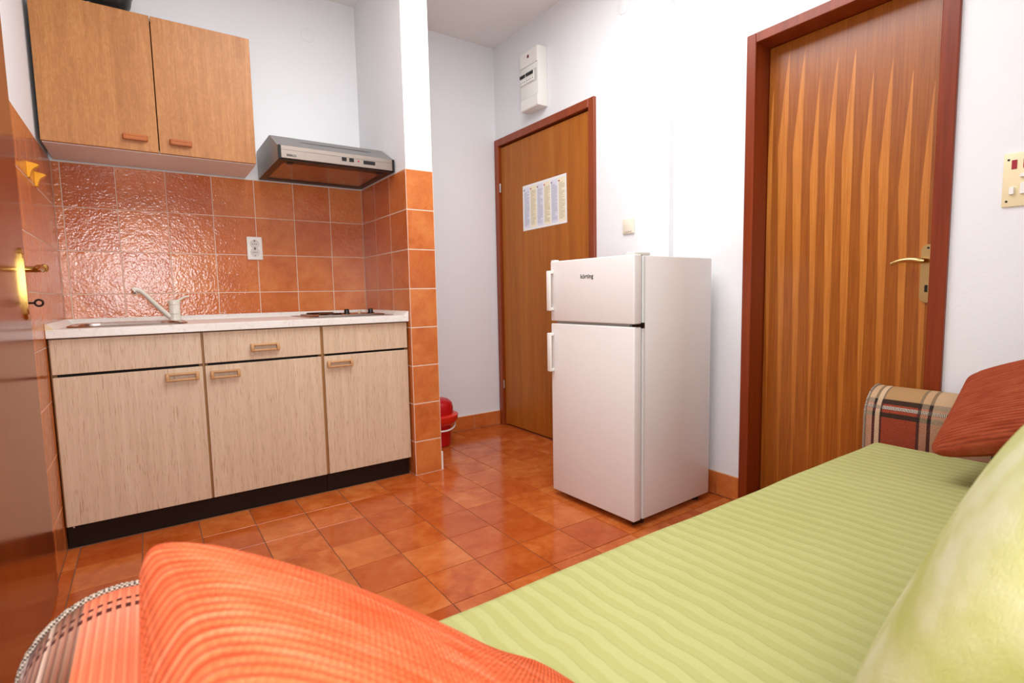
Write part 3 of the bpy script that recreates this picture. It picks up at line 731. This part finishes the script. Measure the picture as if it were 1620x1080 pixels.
# yellow hooks on the left tiles
def hook(y, z, label):
    o = thing('wall_hook', (.0, y, z), label, 'hook', 'yellow hooks on the left tiles')
    poly = [(.001, -.027), (.007, -.027), (.010, -.012), (.017, .002), (.030, .012), (.034, .017), (.020, .022), (.001, .025)]
    MB().prism([(a, z+b) for a, b in poly], 'Y', y-.012, y+.012).build('tulip_flap', YELLOW, o)
    box('back_plate', YELLOW, o, .0004, .004, y-.018, y+.018, z-.029, z+.026, .001)
hook(-.66, 1.412, 'yellow tulip shaped plastic hook on the left tiles, nearer the brown door')
hook(-.50, 1.408, 'yellow tulip shaped plastic hook on the left tiles, nearer the wall cabinet')

# ---------------------------------------------------------------- hall: bin, fuse box, switches
bn = thing('waste_bin', (1.775, -.20, 0), 'red plastic bin with lid and pale handle in the hall behind the partition', 'bin')
bx, by = 1.775, -.20
MB().lathe([(0, .001), (.078, .001), (.083, .006), (.093, .150), (0, .150)], (bx, by, 0), 40).build('bucket', BIN_RED, bn)
MB().lathe([(.093, .148), (.112, .142), (.133, .168), (.136, .196), (.128, .202), (.104, .205), (0, .205)], (bx, by, 0), 40).build('rim', BIN_RIM_REFLECTION, bn)
MB().lathe([(.104, .205), (.106, .24), (.098, .272), (.075, .292), (.04, .302), (0, .304)], (bx, by, 0), 40).build('lid', BIN_RED, bn)
hp = [(bx+.116*math.cos(a), by-.112*math.sin(a), .150-.040*math.sin(a)) for a in [PI*k/16 for k in range(17)]]
MB().tube(hp, .0055, 10).build('handle', PLASTIC_W, bn)

fb = thing('fuse_box', (XR, -.49, 2.076), 'white wall mounted fuse box with black breakers above the entrance door', 'fuse box')
a, b, xf0 = -.583, -.405, 2.328
box('case', PLASTIC_W, fb, xf0, XR-.001, a, b, 2.076, 2.421, .003, 2)
box('cover_seam', PLASTIC_GREY, fb, xf0-.0006, xf0+.001, a+.003, b-.003, 2.329, 2.331); box('cover_seam', PLASTIC_GREY, fb, xf0-.0006, xf0+.001, a+.003, b-.003, 2.142, 2.144)
for za_, zb_ in ((2.331, 2.416), (2.081, 2.142)): box('cover', PLASTIC_W, fb, xf0-.003, xf0+.001, a+.004, b-.004, za_, zb_, .001)
box('status_lamp', plain('dark_red', (110, 40, 40), .3), fb, xf0-.005, xf0-.002, -.498, -.482, 2.376, 2.392)
box('breaker_window', plain('breaker_recess', (214, 210, 206), .4), fb, xf0-.0012, xf0+.001, a+.012, b-.006, 2.222, 2.296)
for i in range(7):
    yy = -.420-.0185*i-(.006 if i > 2 else 0)
    br_ = box('breaker', PLASTIC_W, fb, xf0-.007, xf0-.001, yy-.0085, yy+.0085, 2.230, 2.288, .0008)
    box('toggle', BLACK, br_, xf0-.014, xf0-.006, yy-.006, yy+.006, 2.268, 2.286, .001)
    box('rating_mark', INK, br_, xf0-.0076, xf0-.0065, yy-.004, yy+.004, 2.243, 2.247)

ls = thing('light_switch', (XR, -1.241, 1.283), 'ivory rocker light switch on the white wall above the fridge', 'switch')
box('plate', SWITCH_IVORY, ls, XR-.010, XR-.0005, -1.281, -1.202, 1.245, 1.322, .004, 3)
box('rocker', SWITCH_IVORY, ls, XR-.015, XR-.0095, -1.268, -1.218, 1.255, 1.312, .002, 2)
def cover(x, y, z, ax, sg, label):
    o = tag(MB().lathe([(.037, 0), (.037, .002), (.033, .004), (0, .0045)], (0, 0, 0), 36, ax, sg).build('junction_cover', PLASTER), label, 'cover', 'painted junction covers')
    o.location = (x, y, z)
cover(1.156, .006, 2.41, 'Y', -1, 'round painted junction cover high on the wall above the range hood')
cover(XR, -1.20, 2.385, 'X', -1, 'round painted junction cover high on the wall right of the fuse box')

sp_ = thing('switch_panel', (XR2, -2.80, 1.25), 'cream switch panel with red lamps on the wall right of the mahogany door frame', 'switch panel')
box('plate', IVORY, sp_, XR2-.006, XR2-.0005, -2.895, -2.693, 1.174, 1.329, .002, 2)
for i in range(6):
    yy = -2.717-.0255*i
    box('indicator_lamp', RED_LENS, sp_, XR2-.0075, XR2-.0055, yy-.006, yy+.006, 1.282, 1.308, .0006)
box('rocker', PLASTIC_W, sp_, XR2-.013, XR2-.0055, -2.7205, -2.7095, 1.209, 1.230, .001)
for i in range(3):
    yy = -2.746-.05*i
    box('rocker', PLASTIC_W, sp_, XR2-.012, XR2-.0055, yy-.013, yy+.013, 1.208, 1.240, .001)
    box('rocker', PLASTIC_W, sp_, XR2-.013, XR2-.0055, yy-.014, yy+.0145, 1.256, 1.266, .001)
for yy, zz in ((-2.704, 1.310), (-2.704, 1.190), (-2.884, 1.310), (-2.884, 1.190)):
    MB().lathe([(.0032, 0), (.0032, .0008), (0, .0012)], (XR2-.0058, yy, zz), 10, 'X', -1).build('screw', DARK_METAL, sp_)

# ---------------------------------------------------------------- fridge
fr = thing('fridge', (1.85, -1.775, 0), 'white two door fridge freezer standing in front of the white wall', 'fridge')
fx, fy0, fy1, fz0, fz1, fxb = 1.85, -1.775, -1.288, .026, 1.092, 2.365
box('cabinet', ENAMEL, fr, fx+.052, fxb, fy0, fy1, .026, 1.085, .004, 2)
box('cabinet_edge', ENAMEL_EDGE, fr, fx+.050, fx+.066, fy0-.0012, fy1+.001, .030, 1.084, .002)
box('gasket', GASKET, fr, fx+.042, fx+.053, fy0+.010, fy1-.010, .034, 1.080)
dt = box('freezer_door', ENAMEL, fr, fx, fx+.044, fy0, fy1, .819, fz1-.004, .005, 3)
db = box('fridge_door', ENAMEL, fr, fx, fx+.044, fy0, fy1, fz0, .808, .005, 3)
box('door_gap', GASKET, fr, fx+.006, fx+.044, fy0+.03, fy1-.04, .807, .820)
MB().box(fx+.012, fx+.050, fy0-.001, fy0+.02, .8085, .8185).box(fx+.045, fx+.058, fy0-.004, fy0+.014, .802, .824).build('middle_hinge', DARK_METAL, fr)
box('hinge_cover', PLASTIC_W, fr, fx+.006, fx+.10, fy0+.004, fy0+.045, 1.086, 1.098, .003, 2)
box('door_trim', ENAMEL_EDGE, fr, fx+.004, fx+.030, fy1-.025, fy1-.001, 1.087, 1.094, .001)
def fhandle(par, z0, z1):
    y = fy1-.012; m = MB()
    m.box(fx-.026, fx-.015, y-.010, y+.012, z0, z1, .003, 2).box(fx-.016, fx-.0002, y-.010, y+.012, z0, z0+.014, .003, 2).box(fx-.016, fx-.0002, y-.010, y+.012, z1-.014, z1, .003, 2)
    m.build('handle', PLASTIC_W, par)
fhandle(dt, .866, 1.046); fhandle(db, .588, .765)
text('körting', 'lettering', INK, dt, (fx-.0003, -1.520, 1.013), (PI/2, 0, -PI/2), .026, bold=.0004)
for y in (fy0+.03, fy1-.03):
    for x in (fx+.075, fxb-.06): MB().lathe([(.012, 0), (.015, .002), (.015, .012), (.008, .014), (.008, .030)], (x, y, .0005), 14).build('foot', BLACK, fr)
MB().box(fx+.02, fx+.07, fy0+.006, fy0+.035, .014, .026).lathe([(.006, 0), (.006, .016)], (fx+.014, fy0+.014, .012), 10).build('lower_hinge', DARK_METAL, fr)
fr.rotation_euler = (0, 0, math.radians(2.0))

# ---------------------------------------------------------------- sofa
sf = thing('sofa', (1.3, -2.9, 0), 'green covered sofa with plaid rolled arms and a seat along the room', 'sofa')
SX0, SX1, SYF, SYB = .16, 2.425, -2.452, -3.385
box('base', PLAID_R, sf, SX0+.205, SX1-.195, SYF-.03, SYB+.02, .06, .29, .01, 2)
# seat mattress: softly crowned slab
def slab(name, mat, parent, x0, x1, y0, y1, z0, z1, r, crown=.0, nx=60, ny=40, wob=0):
    m = MB(); bm = m.bm
    def prof(t, n):            # 0..1 -> inset coordinate list with rounded ends
        return t
    top = []; xs = []; K = 7
    def axis(a, b, n):
        out = []
        for k in range(K+1):
            th = PI/2*k/K; out.append((a+r-r*math.cos(th), r-r*math.sin(th)))
        for k in range(1, n): out.append((a+r+(b-a-2*r)*k/n, 0))
        for k in range(K+1):
            th = PI/2*(K-k)/K; out.append((b-r+r*math.cos(th), r-r*math.sin(th)))
        return out
    X = axis(x0, x1, nx); Y = axis(y0, y1, ny)
    rng = random.Random(3); ph = [rng.uniform(0, 6) for _ in range(6)]
    G = []
    for x, dx in X:
        row = []
        for y, dy in Y:
            d = min(r, math.hypot(dx, dy))
            fx_ = (x-x0)/(x1-x0); fy_ = (y-y0)/(y1-y0)
            w = wob*(math.sin(x*9+ph[0])*math.sin(y*7+ph[1])+.5*math.sin(x*23+y*11+ph[2]))
            row.append(bm.verts.new((x, y, z1-d+crown*16*fx_*(1-fx_)*fy_*(1-fy_)*(1 if d < r*.5 else .4)+w)))
        G.append(row)
    nX, nY = len(X), len(Y)
    for i in range(nX-1):
        for j in range(nY-1): bm.faces.new((G[i][j], G[i+1][j], G[i+1][j+1], G[i][j+1]))
    ring = [G[i][0] for i in range(nX)]+[G[-1][j] for j in range(1, nY)]+[G[i][-1] for i in range(nX-2, -1, -1)]+[G[0][j] for j in range(nY-2, 0, -1)]
    low = [bm.verts.new((v.co.x, v.co.y, z0)) for v in ring]
    for a in range(len(ring)): b = (a+1) % len(ring); bm.faces.new((ring[a], ring[b], low[b], low[a]))
    bm.faces.new(low)
    return m.build(name, mat, parent, ang=60)
slab('seat', GREEN, sf, SX0+.20, SX1-.19, -3.16, SYF, .285, .450, .035, .006, 60, 30, .0012)
box('backrest', PLAID_R, sf, SX0+.20, SX1-.19, SYB, -3.20, .29, .84, .05, 4)
def arm(name, mat, x0, x1, inner):
    """rolled arm; the profile runs from the inner bottom over the top to the outer bottom. inner = -1: inner side at x0"""
    R = (x1-x0)/2; cx = (x0+x1)/2; zc = .615-R; zb = .06
    prof = [(-R, zb)] + [(-R, .30+(zc-.30)*k/4) for k in range(5)] + [(-R*math.cos(PI*k/18), zc+R*math.sin(PI*k/18)) for k in range(1, 18)] + [(R, zc-(zc-.30)*k/4) for k in range(5)] + [(R, zb)]
    vs = []; acc = -.36+.0
    # v measured from the seat line on the inner side
    ln = [0]
    for a, b in zip(prof, prof[1:]): ln.append(ln[-1]+math.hypot(b[0]-a[0], b[1]-a[1]))
    v0 = .44-zb
    m = MB(); Y = [-2.425-.01*0, -2.428, -2.434] + [-2.434-(.90)*k/40 for k in range(1, 41)]
    ins = [.006, .002, 0] + [0]*40
    rows = []
    for y, i_ in zip(Y, ins):
        row = []
        for px, pz in prof:
            q = 1-i_/R
            row.append(m.bm.verts.new((cx+inner*-1*px*q*-1 if False else cx+(px if inner < 0 else -px)*q, y, pz if pz < .3 else zc+(pz-zc)*q)))
        rows.append(row)
    for a in range(len(rows)-1):
        for b in range(len(prof)-1):
            fc = m.bm.faces.new((rows[a][b], rows[a][b+1], rows[a+1][b+1], rows[a+1][b]))
            for l, (ra, cb) in zip(fc.loops, ((a, b), (a, b+1), (a+1, b+1), (a+1, b))):
                l[m.uv].uv = (-2.425-Y[ra], ln[cb]-v0)
    fc = m.bm.faces.new(rows[0])
    for l, (px, pz) in zip(fc.loops, prof): l[m.uv].uv = (px+.3, .56*.30+pz*.1)
    m.bm.faces.new(rows[-1])
    o = m.build(name, mat, sf, ang=50)
    # piping along the front edge
    MB().tube([(cx+(px if inner < 0 else -px)*1.0, -2.427, pz) for px, pz in prof], .0036, 8).build('piping', PIPING, o)
    return o
arm('arm', PLAID_R, 2.238, 2.426, -1)
arm('arm', PLAID_L, .165, .360, 1)
for x in (.26, 2.33):
    for y in (-2.50, -3.28): MB().lathe([(.022, 0), (.028, .06)], (x, y, 0), 16).build('foot', BLACK, sf)

# cushions ---------------------------------------------------------------
def pillow(name, mat, label, w, h, t, loc, rot, ribs=0, amp=.0014, nu=70, nv=None, pinch=.05, ex=2.6, hx=.42, bend=0, tilt=0, curl=0, belly=0):
    """w along local x, h along local y, thickness t along local z"""
    m = MB(); nv = nv or (ribs*6 if ribs else 60)
    def lean(u, s):            # how far the ribs run askew; the underside carries on where the top ends
        f = lambda q: tilt*q+curl*math.exp(-2.5*(q+1))
        return f(u) if s > 0 else 2*f(-1)-f(u)
    def P(u, v, s):
        x = w/2*u*(1-pinch*(1-abs(u))*0-pinch*(v*v)*0-pinch*(1-v*v)*abs(u)**3)
        y = h/2*v*(1-pinch*(1-u*u)*abs(v)**3)
        # round the corners
        cu = max(0, abs(u)-.80)/.20; cv = max(0, abs(v)-.80)/.20
        k = 1
        if cu > 0 and cv > 0:
            rr = math.hypot(cu, cv); mx = max(cu, cv); k = mx/rr if rr else 1
            x = math.copysign(w/2*(.80+.20*cu*k)*(abs(x)/(w/2*abs(u))), x); y = math.copysign(h/2*(.80+.20*cv*k)*(abs(y)/(h/2*abs(v))), y)
        z = t/2*((1-abs(u)**ex)*(1-abs(v)**ex))**hx
        if ribs: z += amp*math.sin(2*PI*ribs*((v+lean(u, s))*.5+.5))*min(1, (1-abs(u))*12)
        z = max(z, 0)
        if s < 0: z *= 1+belly*min(1, max(0, (.1-u)/.6))
        return Vector((x, y, s*z+bend*max(0, u-.2)**2))
    grid = {}
    for s in (1, -1):
        for i in range(nu+1):
            # denser towards the edges
            u = math.sin((i/nu-.5)*PI)
            for j in range(nv+1):
                v = (j/nv-.5)*2; v = v*.35+math.sin(v*PI/2)*.65
                if s < 0 and (i in (0, nu) or j in (0, nv)): grid[s, i, j] = grid[1, i, j]; continue
                grid[s, i, j] = (m.bm.verts.new(P(u, v, s)), u, v)
    for s in (1, -1):
        for i in range(nu):
            for j in range(nv):
                q = [grid[s, i, j], grid[s, i+1, j], grid[s, i+1, j+1], grid[s, i, j+1]]
                if s < 0: q = q[::-1]
                fc = m.bm.faces.new([k_[0] for k_ in q])
                for l, k_ in zip(fc.loops, q): l[m.uv].uv = (k_[1]*.5+.5, (k_[2]+lean(k_[1], s))*.5+.5)
    o = m.build(name, mat, fixn=False, ang=180)
    o.location = loc; o.rotation_euler = rot
    return tag(o, label, 'cushion')
def frame_rot(xa, za):
    """rotation whose local x is xa and whose local z is closest to za"""
    xa = Vector(xa).normalized(); za = Vector(za); za = (za-xa*za.dot(xa)).normalized(); ya = za.cross(xa)
    return Matrix((xa, ya, za)).transposed().to_euler()
pillow('cushion', KNIT_ORANGE, 'orange rib knit cushion leaning on the coral plaid arm of the sofa', .495, .436, .119, (.490, -2.866, .597), frame_rot((.758, .038, -.652), (.313, .025, .949)), RIBS, .0019, bend=.06, belly=.7, nu=280, tilt=.62, curl=-.12, pinch=.06, ex=2.4, hx=.48)
pillow('cushion', KNIT_RUST, 'dark rust rib knit cushion propped on the green seat against the tan plaid arm', .457, .419, .115, (2.073, -2.903, .677), frame_rot((-.08, -.935, .345), (-.379, .108, .919)), RIBS, .0008)
pillow('back_cushion', GREEN_PUFF, 'large plump green cushion propped against the back of the sofa', .871, .41, .16, (1.147, -3.07, .675), frame_rot((1.0, .025, .013), (-.253, .904, .344)), 0, pinch=.03, ex=4, hx=.4)
